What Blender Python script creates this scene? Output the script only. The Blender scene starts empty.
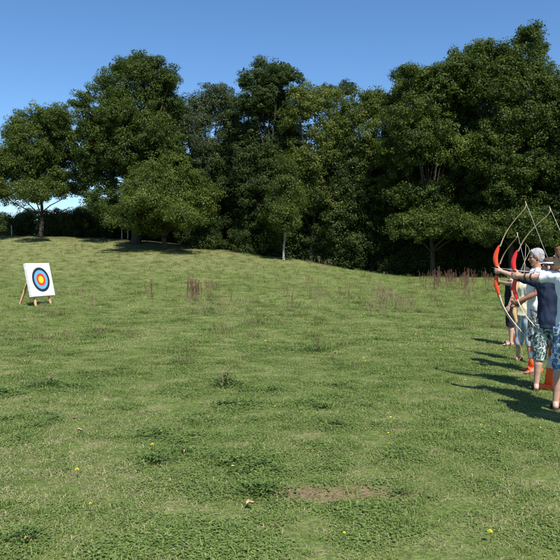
import bpy, math, random
import numpy as np
from mathutils import Vector, Matrix, noise as mnoise
R = math.radians
random.seed(7)
rng = np.random.default_rng(11)
sc = bpy.context.scene
COL = sc.collection
F = 680.0; CU = 280.0; HV = 258.0; CAMH = 1.65

# ------------------------------------------------------------------ terrain
EA = np.array([-2.0, -.60, -.41, -.26, -.18, -.118, -.044, .03, .10, .18, .3, 2.0])
EZ = np.array([ 4.6,  4.2,  3.8, 3.5, 3.1,  2.6,  1.84, 1.28, .60, .05, 0.0, 0.0])
def sstep(t):
    t = np.clip(t, 0, 1); return t*t*(3-2*t)
def height(x, y):
    x = np.asarray(x, float); y = np.asarray(y, float)
    a = x/np.maximum(y, 12.0)
    e = np.interp(a, EA, EZ)
    ey = np.interp(a, [-.6, -.41, -.2, -.12, -.04, .03, .18, .4], [74, 72, 69, 66, 62.5, 60, 57, 55])
    t = np.maximum((y-20)/(ey-20), 0); ramp = np.where(t < 1.04, t**2.1, 1.04**2.1+.10*sstep((t-1.04)/.3))
    drop = sstep((y-84)/60.0)*np.interp(a, [-.6,-.25,-.1,.1], [4.5, 2.5, .5, 0.0])
    z = e*ramp - drop
    z = z + .035*np.sin(x*.55+1.3)*np.sin(y*.43+.4)*sstep((y-4)/8) + .015*np.sin(x*1.7+y*.9)
    return z
def gz(x, y): return float(height(x, y))
def at(u, Y): return ((u-CU)/F*Y, Y)

# ------------------------------------------------------------------ materials
def new_mat(name):
    m = bpy.data.materials.new(name); m.use_nodes = True
    nt = m.node_tree; b = nt.nodes['Principled BSDF']; return m, nt, b
def N(nt, t, **kw):
    n = nt.nodes.new(t)
    for k, v in kw.items(): setattr(n, k, v)
    return n
def ramp(nt, stops, interp='LINEAR'):
    r = nt.nodes.new('ShaderNodeValToRGB'); cr = r.color_ramp; cr.interpolation = interp
    while len(cr.elements) < len(stops): cr.elements.new(.5)
    for e, (p, c) in zip(cr.elements, stops):
        e.position = p; e.color = (c[0], c[1], c[2], 1)
    return r
def noise_tex(nt, scale, detail=4, rough=.55, coord='Object', dist=0):
    tc = N(nt, 'ShaderNodeTexCoord'); n = N(nt, 'ShaderNodeTexNoise')
    n.inputs['Scale'].default_value = scale; n.inputs['Detail'].default_value = detail
    n.inputs['Roughness'].default_value = rough; n.inputs['Distortion'].default_value = dist
    nt.links.new(tc.outputs[coord], n.inputs['Vector']); return n
def plain(name, c, rough=.7, scale=30, var=.15, bump=0.0, spec=.3):
    m, nt, b = new_mat(name)
    n = noise_tex(nt, scale)
    lo = [max(0, v*(1-var)) for v in c]; hi = [min(1, v*(1+var)) for v in c]
    r = ramp(nt, [(.3, lo), (.7, hi)]); nt.links.new(n.outputs['Fac'], r.inputs['Fac'])
    nt.links.new(r.outputs['Color'], b.inputs['Base Color'])
    b.inputs['Roughness'].default_value = rough; b.inputs['Specular IOR Level'].default_value = spec
    if bump:
        bp = N(nt, 'ShaderNodeBump'); bp.inputs['Strength'].default_value = bump; bp.inputs['Distance'].default_value = .01
        nt.links.new(n.outputs['Fac'], bp.inputs['Height']); nt.links.new(bp.outputs['Normal'], b.inputs['Normal'])
    return m
def leafy(name, stops, trans=.35, rough=.55, spec=.25):
    """thin leaf: reflects and lets light through; colour picked by the 'tone' attribute of each leaf"""
    m, nt, b = new_mat(name)
    a = N(nt, 'ShaderNodeAttribute', attribute_name='tone'); oi = N(nt, 'ShaderNodeObjectInfo')
    ad = N(nt, 'ShaderNodeMath', operation='MULTIPLY_ADD'); ad.inputs[1].default_value = .14; 
    nt.links.new(oi.outputs['Random'], ad.inputs[0]); nt.links.new(a.outputs['Fac'], ad.inputs[2])
    r = ramp(nt, stops); nt.links.new(ad.outputs[0], r.inputs['Fac'])
    nt.links.new(r.outputs['Color'], b.inputs['Base Color'])
    b.inputs['Roughness'].default_value = rough; b.inputs['Specular IOR Level'].default_value = spec
    t = N(nt, 'ShaderNodeBsdfTranslucent'); mx = N(nt, 'ShaderNodeMixShader'); mx.inputs[0].default_value = trans
    br = N(nt, 'ShaderNodeMix', data_type='RGBA', blend_type='MULTIPLY'); br.inputs['Factor'].default_value = 1
    nt.links.new(r.outputs['Color'], br.inputs['A']); br.inputs['B'].default_value = (1.25, 1.35, .6, 1)
    nt.links.new(br.outputs['Result'], t.inputs['Color'])
    nt.links.new(b.outputs[0], mx.inputs[1]); nt.links.new(t.outputs[0], mx.inputs[2])
    nt.links.new(mx.outputs[0], nt.nodes['Material Output'].inputs['Surface'])
    return m

def cloth_pattern(name, cols, scale, stops=None):
    m, nt, b = new_mat(name)
    n = noise_tex(nt, scale, 3, .6, dist=1.2)
    k = len(cols); st = stops or [(.34+.32*i/max(1, k-1), c) for i, c in enumerate(cols)]
    r = ramp(nt, st, 'CONSTANT'); nt.links.new(n.outputs['Fac'], r.inputs['Fac'])
    nt.links.new(r.outputs['Color'], b.inputs['Base Color']); b.inputs['Roughness'].default_value = .85
    return m

def bark(name, c0, c1, sc_=6):
    m, nt, b = new_mat(name)
    tc = N(nt, 'ShaderNodeTexCoord'); mp = N(nt, 'ShaderNodeMapping'); mp.inputs['Scale'].default_value = (1, 1, .22)
    n = N(nt, 'ShaderNodeTexNoise'); n.inputs['Scale'].default_value = sc_; n.inputs['Detail'].default_value = 6
    nt.links.new(tc.outputs['Object'], mp.inputs[0]); nt.links.new(mp.outputs[0], n.inputs['Vector'])
    r = ramp(nt, [(.3, c0), (.7, c1)]); nt.links.new(n.outputs['Fac'], r.inputs['Fac'])
    nt.links.new(r.outputs['Color'], b.inputs['Base Color']); b.inputs['Roughness'].default_value = .95
    bp = N(nt, 'ShaderNodeBump'); bp.inputs['Strength'].default_value = .8; bp.inputs['Distance'].default_value = .05
    nt.links.new(n.outputs['Fac'], bp.inputs['Height']); nt.links.new(bp.outputs['Normal'], b.inputs['Normal'])
    return m

M = {}
M['oak'] = leafy('oak_leaves', [(0, (.026,.048,.009)), (.45, (.055,.086,.014)), (.8, (.095,.128,.022)), (1, (.15,.17,.035))])
M['oak_bright'] = leafy('bright_oak_leaves', [(0, (.036,.060,.010)), (.5, (.072,.105,.017)), (1, (.16,.18,.035))])
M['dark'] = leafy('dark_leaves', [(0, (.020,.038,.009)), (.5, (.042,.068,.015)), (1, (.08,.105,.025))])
M['grey'] = leafy('greyish_leaves', [(0, (.040,.058,.024)), (.5, (.070,.095,.040)), (1, (.12,.14,.065))])
M['yellow'] = leafy('yellowish_leaves', [(0, (.055,.078,.012)), (.5, (.105,.135,.026)), (1, (.20,.21,.055))])
M['needle'] = leafy('pine_needles', [(0, (.020,.036,.016)), (1, (.055,.080,.035))], .15)
M['shrub'] = leafy('shrub_leaves', [(0, (.035,.060,.020)), (.5, (.07,.105,.03)), (1, (.13,.17,.06))])
M['bark'] = bark('oak_bark', (.025,.02,.015), (.075,.062,.045))
M['bark_pale'] = bark('pale_bark', (.16,.14,.11), (.42,.39,.34), 3)
M['grass'] = leafy('grass_blades', [(0, (.070,.125,.026)), (.45, (.150,.215,.052)), (.78, (.235,.285,.095)), (.88, (.30,.27,.14)), (1, (.46,.39,.25))], .3, .6, .2)
M['straw_tuft'] = leafy('straw_tufts', [(0, (.07,.09,.03)), (.5, (.17,.15,.07)), (1, (.28,.23,.12))], .2, .7, .1)
M['clover'] = leafy('clover_leaves', [(0, (.095,.155,.034)), (.6, (.175,.250,.065)), (1, (.28,.34,.12))], .3, .5, .25)
M['weed'] = leafy('weed_leaves', [(0, (.05,.09,.018)), (.6, (.10,.16,.035)), (1, (.18,.24,.07))], .25, .5)
M['dock'] = plain('dry_dock', (.12,.062,.04), .9, 20, .4)
M['straw'] = plain('straw_stem', (.20,.16,.09), .9, 20, .3)
M['petal'] = plain('yellow_petal', (.85,.68,.02), .6, 60, .1)
M['deadleaf'] = plain('dead_leaf', (.42,.29,.17), .8, 40, .3, .3)
M['fencewood'] = plain('weathered_wood', (.42,.40,.36), .9, 12, .25, .4)
M['white_board'] = plain('white_foam', (.72,.72,.70), .8, 5, .06, .1)
M['foam_edge'] = plain('foam_edge', (.58,.59,.60), .9, 40, .25, .6)
M['r_black'] = plain('ring_black', (.02,.025,.04), .6, 20, .1)
M['r_blue'] = plain('ring_blue', (.12,.38,.58), .6, 20, .06)
M['r_red'] = plain('ring_red', (.80,.06,.035), .6, 20, .06)
M['r_gold'] = plain('ring_gold', (.90,.62,.02), .6, 20, .05)
M['r_white'] = plain('ring_paper', (.66,.66,.65), .7, 5, .06)
M['pine'] = plain('easel_pine', (.55,.34,.17), .6, 9, .18, .2)
M['cone'] = plain('cone_orange', (.88,.14,.025), .45, 6, .06, 0, .4)
M['cone_band'] = plain('cone_white_band', (.80,.80,.80), .4, 20, .06)
M['riser_orange'] = plain('riser_orange', (.80,.075,.02), .3, 5, .08, 0, .5)
M['riser_red'] = plain('riser_red', (.78,.025,.03), .25, 5, .08, 0, .5)
M['riser_wood'] = plain('riser_wood', (.60,.38,.16), .4, 12, .2, 0, .5)
M['limb'] = plain('limb_cream', (.54,.40,.24), .35, 8, .08, 0, .5)
M['limb_blue'] = plain('limb_blue', (.40,.60,.62), .35, 8, .08)
M['string'] = plain('bow_string', (.62,.60,.55), .7, 50, .05)
M['grip'] = plain('dark_grip', (.04,.03,.03), .7, 30, .1)
M['arrow_shaft'] = plain('arrow_shaft', (.55,.56,.56), .4, 20, .05)
M['fletch'] = plain('fletching', (.75,.70,.10), .6, 20, .05)
def skin(name, c):
    m, nt, b = new_mat(name); n = noise_tex(nt, 25, 4)
    r = ramp(nt, [(.3, [v*.88 for v in c]), (.7, [min(1, v*1.08) for v in c])]); nt.links.new(n.outputs['Fac'], r.inputs['Fac'])
    nt.links.new(r.outputs['Color'], b.inputs['Base Color']); b.inputs['Roughness'].default_value = .5
    b.inputs['Subsurface Weight'].default_value = .12; b.inputs['Subsurface Radius'].default_value = (1, .35, .2); b.inputs['Subsurface Scale'].default_value = .01
    return m
M['skin_fair'] = skin('skin_fair', (.55,.32,.23)); M['skin_tan'] = skin('skin_tan', (.42,.23,.15)); M['skin_red'] = skin('skin_ruddy', (.36,.17,.11))
M['hair_grey'] = plain('grey_hair', (.33,.32,.33), .7, 90, .4, .6); M['hair_brown'] = plain('brown_hair', (.09,.05,.03), .55, 90, .4, .6)
M['hair_dark'] = plain('dark_hair', (.03,.022,.018), .55, 90, .4, .6); M['hair_auburn'] = plain('auburn_hair', (.16,.075,.035), .55, 90, .4, .6)
M['eye'] = plain('eye_dark', (.03,.025,.02), .2, 10, .1); M['lips'] = plain('lips', (.40,.14,.11), .5, 20, .1)
def fabric(n, c, v=.1): return plain(n, c, .9, 35, v, .25, .15)
M['white_cotton'] = fabric('white_cotton', (.78,.79,.82), .04); M['navy'] = fabric('navy_cotton', (.022,.032,.062), .2)
M['cream'] = fabric('cream_cotton', (.66,.60,.42), .08); M['black'] = fabric('black_cotton', (.02,.02,.024), .2)
M['denim'] = fabric('pale_denim', (.36,.42,.47), .3)
M['camo'] = cloth_pattern('camouflage', [(.03,.035,.035), (.25,.26,.24), (.62,.65,.66), (.07,.08,.07)], 14)
M['board'] = cloth_pattern('floral_print', [(.03,.05,.06), (.05,.11,.10), (.10,.20,.16), (.60,.66,.62), (.05,.08,.10)], 12,
    [(0, (.03,.05,.07)), (.42, (.05,.12,.11)), (.52, (.62,.68,.64)), (.58, (.04,.07,.09)), (.68, (.13,.24,.17))])
M['blue_board'] = cloth_pattern('blue_print', [(.05,.08,.16), (.10,.20,.36), (.70,.74,.78), (.07,.13,.24)], 7)
M['sole'] = plain('dark_sole', (.03,.025,.03), .7, 20, .1); M['redsole'] = plain('red_sandal', (.35,.05,.04), .6, 20, .1)
M['leather'] = plain('brown_leather', (.05,.03,.02), .6, 30, .2)

# ------------------------------------------------------------------ mesh helpers
def link(name, me, parent=None, mat=None):
    o = bpy.data.objects.new(name, me); COL.objects.link(o)
    if mat is not None: me.materials.append(mat)
    if parent is not None: o.parent = parent
    return o
def tag(o, label=None, cat=None, group=None, kind=None):
    if label: o['label'] = label
    if cat: o['category'] = cat
    if group: o['group'] = group
    if kind: o['kind'] = kind
    return o
def empty(name, loc=(0,0,0), rz=0, parent=None):
    o = bpy.data.objects.new(name, None); COL.objects.link(o); o.location = loc; o.rotation_euler = (0,0,rz)
    o.empty_display_size = .1
    if parent: o.parent = parent
    return o
def copy_tree(o, parent=None):
    c = o.copy(); COL.objects.link(c)
    if parent is not None: c.parent = parent
    for ch in list(o.children): copy_tree(ch, c)
    return c
def np_mesh(name, V, Fq, tone=None, smooth=False):
    """V (n,3), Fq (m,k) same-size polygons"""
    me = bpy.data.meshes.new(name); n, m, k = len(V), len(Fq), Fq.shape[1]
    me.vertices.add(n); me.vertices.foreach_set('co', np.ascontiguousarray(V, np.float32).ravel())
    me.loops.add(m*k); me.loops.foreach_set('vertex_index', np.ascontiguousarray(Fq, np.int32).ravel())
    me.polygons.add(m); me.polygons.foreach_set('loop_start', np.arange(0, m*k, k, dtype=np.int32))
    me.polygons.foreach_set('loop_total', np.full(m, k, np.int32))
    if smooth: me.polygons.foreach_set('use_smooth', np.ones(m, bool))
    me.update(calc_edges=True)
    if tone is not None:
        a = me.attributes.new('tone', 'FLOAT', 'POINT'); a.data.foreach_set('value', np.ascontiguousarray(tone, np.float32))
    return me
class MB:
    def __init__(s): s.v = []; s.f = []; s.m = []
    def add(s, vs, fs, mi=0):
        o = len(s.v); s.v += [tuple(v) for v in vs]; s.f += [tuple(i+o for i in f) for f in fs]; s.m += [mi]*len(fs)
    def tube(s, pts, rad, n=8, mi=0, cap=True, flat=None):
        """tapered tube through points; flat = (thickness factor, width axis)"""
        pts = [Vector(p) for p in pts]; vs = []; fs = []
        if not hasattr(rad, '__len__'): rad = [rad]*len(pts)
        up = None
        for i, p in enumerate(pts):
            t = (pts[min(i+1, len(pts)-1)]-pts[max(i-1, 0)]).normalized()
            if flat: a = Vector(flat[1]).normalized()
            elif up is None: a = t.orthogonal().normalized()
            else: a = (up - t*up.dot(t)).normalized()
            up = a; b = t.cross(a).normalized()
            fb = flat[0] if flat else 1
            for k in range(n):
                an = 2*math.pi*k/n
                vs.append(p + a*(math.cos(an)*rad[i]) + b*(math.sin(an)*rad[i]*fb))
        for i in range(len(pts)-1):
            for k in range(n):
                k2 = (k+1) % n; fs.append((i*n+k, i*n+k2, (i+1)*n+k2, (i+1)*n+k))
        if cap: fs.append(tuple(reversed(range(n)))); fs.append(tuple((len(pts)-1)*n+k for k in range(n)))
        s.add(vs, fs, mi)
    def ball(s, c, r, n=12, rot=None, mi=0):
        if not hasattr(r, '__len__'): r = (r, r, r)
        vs = []; fs = []; m = max(6, n//2+2)
        rows = []
        for i in range(m+1):
            th = math.pi*i/m
            if i in (0, m):
                rows.append([len(vs)]*n); v = Vector((0, 0, r[2]*math.cos(th))); vs.append(v); continue
            row = []
            for k in range(n):
                ph = 2*math.pi*k/n; row.append(len(vs))
                vs.append(Vector((r[0]*math.sin(th)*math.cos(ph), r[1]*math.sin(th)*math.sin(ph), r[2]*math.cos(th))))
            rows.append(row)
        for i in range(m):
            for k in range(n):
                k2 = (k+1) % n
                q = [rows[i][k], rows[i+1][k], rows[i+1][k2], rows[i][k2]]
                q2 = []
                for x in q:
                    if x not in q2: q2.append(x)
                if len(q2) > 2: fs.append(tuple(q2))
        c = Vector(c)
        if rot is not None: vs = [rot @ v for v in vs]
        s.add([v+c for v in vs], fs, mi)
    def rcone(s, a, b, ra, rb, n=12):
        a = Vector(a); b = Vector(b)
        if (b-a).length < 1e-5: return
        s.tube([a, a.lerp(b, .5), b], [ra, (ra+rb)/2, rb], n); s.ball(a, ra, n); s.ball(b, rb, n)
    def loft(s, secs, n=20):
        """secs: (centre, rx, ry) horizontal ellipses bottom to top"""
        vs = []; fs = []
        for c, rx, ry in secs:
            c = Vector(c)
            for k in range(n):
                an = 2*math.pi*k/n; vs.append(c+Vector((rx*math.cos(an), ry*math.sin(an), 0)))
        for i in range(len(secs)-1):
            for k in range(n):
                k2 = (k+1) % n; fs.append((i*n+k, i*n+k2, (i+1)*n+k2, (i+1)*n+k))
        fs.append(tuple(reversed(range(n)))); fs.append(tuple((len(secs)-1)*n+k for k in range(n)))
        s.add(vs, fs)
    def box(s, c, h, rot=None, mi=0):
        vs = [Vector((x*h[0], y*h[1], z*h[2])) for x in (-1,1) for y in (-1,1) for z in (-1,1)]
        if rot is not None: vs = [rot @ v for v in vs]
        c = Vector(c)
        s.add([v+c for v in vs], [(0,1,3,2),(4,6,7,5),(0,4,5,1),(2,3,7,6),(0,2,6,4),(1,5,7,3)], mi)
    def mesh(s, name, smooth=True):
        me = bpy.data.meshes.new(name); me.from_pydata(s.v, [], s.f); me.polygons.foreach_set('material_index', s.m)
        if smooth: me.polygons.foreach_set('use_smooth', [True]*len(s.f))
        me.update(); return me
    def build(s, name, mat, parent=None, smooth=True):
        me = s.mesh(name, smooth); o = bpy.data.objects.new(name, me); COL.objects.link(o)
        for m in (mat if isinstance(mat, (list, tuple)) else [mat]): me.materials.append(m)
        if parent is not None: o.parent = parent
        return o
    def remesh(s, name, mat, voxel, parent=None, smoothing=4, wrinkle=0, wscale=14, factor=.5):
        """one continuous skin over all overlapping pieces"""
        me = s.mesh('tmp'); o = bpy.data.objects.new('tmp', me); COL.objects.link(o)
        md = o.modifiers.new('r', 'REMESH'); md.mode = 'VOXEL'; md.voxel_size = voxel
        if smoothing:
            ms = o.modifiers.new('s', 'SMOOTH'); ms.iterations = smoothing; ms.factor = factor
        dg = bpy.context.evaluated_depsgraph_get(); dg.update()
        ev = o.evaluated_get(dg); out = bpy.data.meshes.new_from_object(ev)
        bpy.data.objects.remove(o); bpy.data.meshes.remove(me)
        if wrinkle:
            nn = len(out.vertices); co = np.empty(nn*3, np.float32); out.vertices.foreach_get('co', co); co = co.reshape(-1, 3)
            no = np.array([v.normal for v in out.vertices], np.float32)
            d = np.array([mnoise.noise(Vector((c[0]*wscale, c[1]*wscale, c[2]*wscale*.8)))+.5*mnoise.noise(Vector((c[0]*wscale*2.3+5, c[1]*wscale*2.3, c[2]*wscale*1.5))) for c in co], np.float32)
            co += no*(d*wrinkle)[:, None]; out.vertices.foreach_set('co', co.ravel())
        out.polygons.foreach_set('use_smooth', [True]*len(out.polygons)); out.update()
        out.name = name; out.materials.clear()
        o = bpy.data.objects.new(name, out); COL.objects.link(o)
        out.materials.append(mat)
        if parent is not None: o.parent = parent
        return o

# ------------------------------------------------------------------ camera, light, sky
cam = bpy.data.cameras.new('camera'); cam.sensor_width = 36; cam.lens = 36*F/560; cam.clip_end = 8000; cam.clip_start = .05
co_ = bpy.data.objects.new('camera', cam); COL.objects.link(co_)
co_.location = (0, 0, CAMH); co_.rotation_euler = (R(90)-math.atan(22/F), 0, 0); sc.camera = co_
SH = Vector((-.27, .76, -1)).normalized()          # the way sunlight travels
sun = bpy.data.lights.new('sun', 'SUN'); sun.energy = 4.6; sun.angle = R(.53); sun.color = (1, .96, .89)
so = bpy.data.objects.new('sun', sun); COL.objects.link(so); so.location = (5, -20, 30)
so.rotation_euler = SH.to_track_quat('-Z', 'Y').to_euler()
el = math.asin(-SH.z); az = math.atan2(-SH.x, -SH.y)
w = bpy.data.worlds.new('World'); sc.world = w; w.use_nodes = True
nt = w.node_tree; bg = nt.nodes['Background']
sky = nt.nodes.new('ShaderNodeTexSky'); sky.sky_type = 'NISHITA'; sky.sun_disc = False
sky.sun_elevation = el; sky.sun_rotation = az; sky.altitude = 900; sky.air_density = 1.0; sky.dust_density = .4; sky.ozone_density = 5.0
hs = nt.nodes.new('ShaderNodeHueSaturation'); hs.inputs['Saturation'].default_value = 1.12
nt.links.new(sky.outputs[0], hs.inputs['Color']); nt.links.new(hs.outputs[0], bg.inputs[0]); bg.inputs[1].default_value = .098
vs_ = sc.view_settings; vs_.view_transform = 'Standard'; vs_.look = 'None'; vs_.exposure = .68; vs_.gamma = 1

# ------------------------------------------------------------------ ground
def axis(fine0, fine1, step, far, n):
    a = np.arange(fine0, fine1+1e-6, step)
    g = np.geomspace(step*1.5, far, n)
    return np.concatenate([(fine0-g)[::-1], a, fine1+g])
gx = axis(-40, 40, .5, 1800, 26); gy = axis(-6, 100, .5, 1800, 26)
X, Y = np.meshgrid(gx, gy); Z = height(X, Y)
V = np.stack([X, Y, Z], -1).reshape(-1, 3); nx, ny = len(gx), len(gy)
I = np.arange(nx*ny).reshape(ny, nx)
Fq = np.stack([I[:-1, :-1], I[:-1, 1:], I[1:, 1:], I[1:, :-1]], -1).reshape(-1, 4)
gm = np_mesh('ground', V, Fq, smooth=True)
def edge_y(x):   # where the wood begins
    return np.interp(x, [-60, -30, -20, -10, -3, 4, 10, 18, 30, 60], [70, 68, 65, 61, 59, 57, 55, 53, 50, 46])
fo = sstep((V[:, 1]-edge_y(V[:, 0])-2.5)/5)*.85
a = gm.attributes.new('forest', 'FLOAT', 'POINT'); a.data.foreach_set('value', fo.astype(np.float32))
a = gm.attributes.new('dry', 'FLOAT', 'POINT'); a.data.foreach_set('value', (.5*sstep((V[:, 1]-30)/28)*sstep((12-V[:, 0])/20)).astype(np.float32))
m, nt, b = new_mat('meadow_soil')
n1 = noise_tex(nt, .35, 5, .6); n2 = noise_tex(nt, 2.2, 5, .6); n3 = noise_tex(nt, 28, 5, .65)
r1 = ramp(nt, [(.35, (.12,.17,.045)), (.55, (.175,.22,.07)), (.75, (.25,.26,.11))]); nt.links.new(n1.outputs['Fac'], r1.inputs['Fac'])
r2 = ramp(nt, [(.42, (.10,.155,.035)), (.56, (.175,.22,.07)), (.67, (.34,.275,.17))]); nt.links.new(n2.outputs['Fac'], r2.inputs['Fac'])
mx = N(nt, 'ShaderNodeMix', data_type='RGBA'); mx.inputs['Factor'].default_value = .5
nt.links.new(r1.outputs['Color'], mx.inputs['A']); nt.links.new(r2.outputs['Color'], mx.inputs['B'])
r3 = ramp(nt, [(.3, (.45,.45,.45)), (.7, (1.35,1.3,1.25))]); nt.links.new(n3.outputs['Fac'], r3.inputs['Fac'])
mx2 = N(nt, 'ShaderNodeMix', data_type='RGBA', blend_type='MULTIPLY'); mx2.inputs['Factor'].default_value = 1
nt.links.new(mx.outputs['Result'], mx2.inputs['A']); nt.links.new(r3.outputs['Color'], mx2.inputs['B'])
# bare earth patch
tc = N(nt, 'ShaderNodeTexCoord'); mp = N(nt, 'ShaderNodeMapping'); mp.vector_type = 'POINT'
mp.inputs['Location'].default_value = (-.36/.66, -4.74/.21, 0); mp.inputs['Scale'].default_value = (1/.66, 1/.21, 0)
ln = N(nt, 'ShaderNodeVectorMath', operation='LENGTH'); nt.links.new(tc.outputs['Object'], mp.inputs[0]); nt.links.new(mp.outputs[0], ln.inputs[0])
nz = noise_tex(nt, 6, 4, .6); ad = N(nt, 'ShaderNodeMath', operation='MULTIPLY_ADD'); ad.inputs[1].default_value = 2.4
nt.links.new(nz.outputs['Fac'], ad.inputs[0]); nt.links.new(ln.outputs['Value'], ad.inputs[2])
rp = ramp(nt, [(.0, (1,1,1)), (.9, (0,0,0))]); sb = N(nt, 'ShaderNodeMath', operation='SUBTRACT'); sb.inputs[1].default_value = 1.55
nt.links.new(ad.outputs[0], sb.inputs[0]); nt.links.new(sb.outputs[0], rp.inputs['Fac'])
mx3 = N(nt, 'ShaderNodeMix', data_type='RGBA'); nt.links.new(rp.outputs['Color'], mx3.inputs['Factor'])
nt.links.new(mx2.outputs['Result'], mx3.inputs['A'])
rs = ramp(nt, [(.35, (.15,.105,.06)), (.65, (.30,.215,.13))]); nt.links.new(n3.outputs['Fac'], rs.inputs['Fac']); nt.links.new(rs.outputs['Color'], mx3.inputs['B'])
ad_ = N(nt, 'ShaderNodeAttribute', attribute_name='dry'); mx5 = N(nt, 'ShaderNodeMix', data_type='RGBA'); nt.links.new(ad_.outputs['Fac'], mx5.inputs['Factor'])
rd_ = ramp(nt, [(.3, (.16,.15,.07)), (.7, (.31,.27,.14))]); nt.links.new(n2.outputs['Fac'], rd_.inputs['Fac'])
nt.links.new(mx3.outputs['Result'], mx5.inputs['A']); nt.links.new(rd_.outputs['Color'], mx5.inputs['B'])
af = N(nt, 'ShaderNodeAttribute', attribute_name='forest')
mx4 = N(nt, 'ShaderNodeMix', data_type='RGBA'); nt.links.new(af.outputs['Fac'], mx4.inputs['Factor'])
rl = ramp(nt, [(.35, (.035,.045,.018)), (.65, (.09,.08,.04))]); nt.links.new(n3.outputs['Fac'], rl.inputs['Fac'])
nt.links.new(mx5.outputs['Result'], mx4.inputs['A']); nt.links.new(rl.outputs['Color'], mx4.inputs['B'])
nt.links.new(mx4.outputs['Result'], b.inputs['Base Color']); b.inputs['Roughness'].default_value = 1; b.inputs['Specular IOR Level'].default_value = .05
bp = N(nt, 'ShaderNodeBump'); bp.inputs['Strength'].default_value = 1; bp.inputs['Distance'].default_value = .03
nt.links.new(n3.outputs['Fac'], bp.inputs['Height']); nt.links.new(bp.outputs['Normal'], b.inputs['Normal'])
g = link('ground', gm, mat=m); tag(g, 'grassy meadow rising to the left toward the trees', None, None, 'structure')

# ------------------------------------------------------------------ grass (instanced tufts)
def tuft(name, nb, h, spread, lean, wid, mat, tones, seed, kind='blade'):
    r = np.random.default_rng(seed); V = []; Fs = []; T = []
    for i in range(nb):
        px, py = r.normal(0, spread, 2); an = r.uniform(0, 2*math.pi); L = h*r.uniform(.5, 1.25); le = lean*r.uniform(.3, 1.4)
        d = np.array([math.cos(an), math.sin(an), 0]); s = np.array([-d[1], d[0], 0]); wd = wid*r.uniform(.7, 1.3)
        t = r.choice(tones)+r.uniform(-.12, .12); o = len(V)
        if kind == 'blade':
            for j, (tt, ww) in enumerate(((0, .8), (.4, 1), (.75, .7), (1, .08))):
                c = np.array([px, py, 0]) + d*(L*le*tt**1.8) + np.array([0, 0, L*(tt - .35*le*tt*tt)])
                V += [c-s*wd*ww, c+s*wd*ww]
            Fs += [(o, o+1, o+3, o+2), (o+2, o+3, o+5, o+4), (o+4, o+5, o+7, o+6)]; T += [t]*8
        else:   # small broad leaf held out on a short stalk
            hz = L*r.uniform(.3, 1.0); c = np.array([px, py, hz]); ll = wid*r.uniform(.6, 1.3); tilt = r.uniform(-.3, .5)
            dz = np.array([0, 0, 1.0])
            p0 = c - d*ll; p1 = c + s*ll*.62 + dz*ll*.2; p2 = c + d*ll + dz*ll*tilt; p3 = c - s*ll*.62 + dz*ll*.2
            V += [p0, p1, p2, p3]; Fs += [(o, o+1, o+2, o+3)]; T += [t]*4
    me = np_mesh(name, np.array(V), np.array(Fs), np.array(T)); me.materials.append(mat); return me
tc_ = bpy.data.collections.new('tufts')
specs = [('blade', 30, .030, .040, 1.0, .0022, 'grass', (.3,.45,.6,.7)), ('blade', 26, .028, .045, 1.5, .0024, 'grass', (.4,.6,.7,.95)),
         ('blade', 26, .058, .030, .8, .002, 'grass', (.2,.35,.5)), ('leaf', 34, .020, .045, 0, .0065, 'clover', (.45,.65,.9)),
         ('leaf', 26, .022, .045, 0, .0105, 'clover', (.2,.5,.7)), ('blade', 20, .034, .055, 1.7, .0022, 'grass', (.9,1,.8)),
         ('blade', 36, .024, .055, 1.2, .0022, 'grass', (.45,.6,.7)),
         ('leaf', 46, .055, .06, 0, .012, 'weed', (.3,.5,.8)), ('blade', 24, .085, .05, .5, .0018, 'straw_tuft', (.3,.5,.7,.1))]
for i, (kd, nb, h, sp, le, wd, mt, tn) in enumerate(specs):
    me = tuft('tuft_%d' % i, nb, h, sp, le, wd, M[mt], tn, 40+i, kd); tc_.objects.link(bpy.data.objects.new('tuft_%d' % i, me))
def vnoise(x, y, s, seed=0):
    return np.array([mnoise.noise(Vector((a*s+seed, b_*s, seed*1.7))) for a, b_ in zip(x, y)])
def scatter(y0, y1, dens, smin, smax, mix=1.0):
    n = int((y1**2-y0**2)/2*1.16*dens); yy = np.sqrt(rng.uniform(y0**2, y1**2, n)); xx = rng.uniform(-.58, .58, n)*yy
    return np.stack([xx, yy, rng.uniform(smin, smax, n)], 1)
P = np.concatenate([scatter(2.6, 7, 900, .45, 1.15), scatter(7, 12, 420, .6, 1.3), scatter(12, 22, 140, .8, 1.7), scatter(22, 38, 40, 1.1, 2.3), scatter(38, 78, 14, 1.5, 3.2)])
n1_ = vnoise(P[:, 0], P[:, 1], .9, 3); n2_ = vnoise(P[:, 0], P[:, 1], 2.8, 9); n3_ = vnoise(P[:, 0], P[:, 1], .18, 5)
bare = ((P[:, 0]-.42)/.62)**2 + ((P[:, 1]-4.75)/.2)**2
keep = (rng.uniform(0, 1, len(P)) < np.clip(.78+1.1*n2_+.3*n1_, .08, 1)) & ((bare > 1) | (rng.uniform(0, 1, len(P)) < .13)) & (P[:, 1] < edge_y(P[:, 0])+6)
P = P[keep]; n1_ = n1_[keep]; n2_ = n2_[keep]; n3_ = n3_[keep]
u = rng.uniform(0, 1, len(P)) + .30*n1_ + .35*n2_ + .2*n3_
idx = np.select([u < .07, u < .26, u < .46, u < .56, u < .60, u < .84], [5, 1, 6, 0, 2, 3], 4)
tall = (rng.uniform(0, 1, len(P)) < np.clip((n2_-.12)*.55+(n1_-.05)*.35, .006, .4)*np.clip((P[:, 1]-3)/18, .10, 1)) & (P[:, 1] > 4.6) & ~((P[:, 0] > 1.4) & (P[:, 1] > 6) & (P[:, 1] < 15))
idx = np.where(tall, np.where((rng.uniform(0, 1, len(P)) < .5) | (P[:, 1] < 9), 7, 8), idx)
P[:, 2] *= 1+.55*n2_ + .25*n1_
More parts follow.
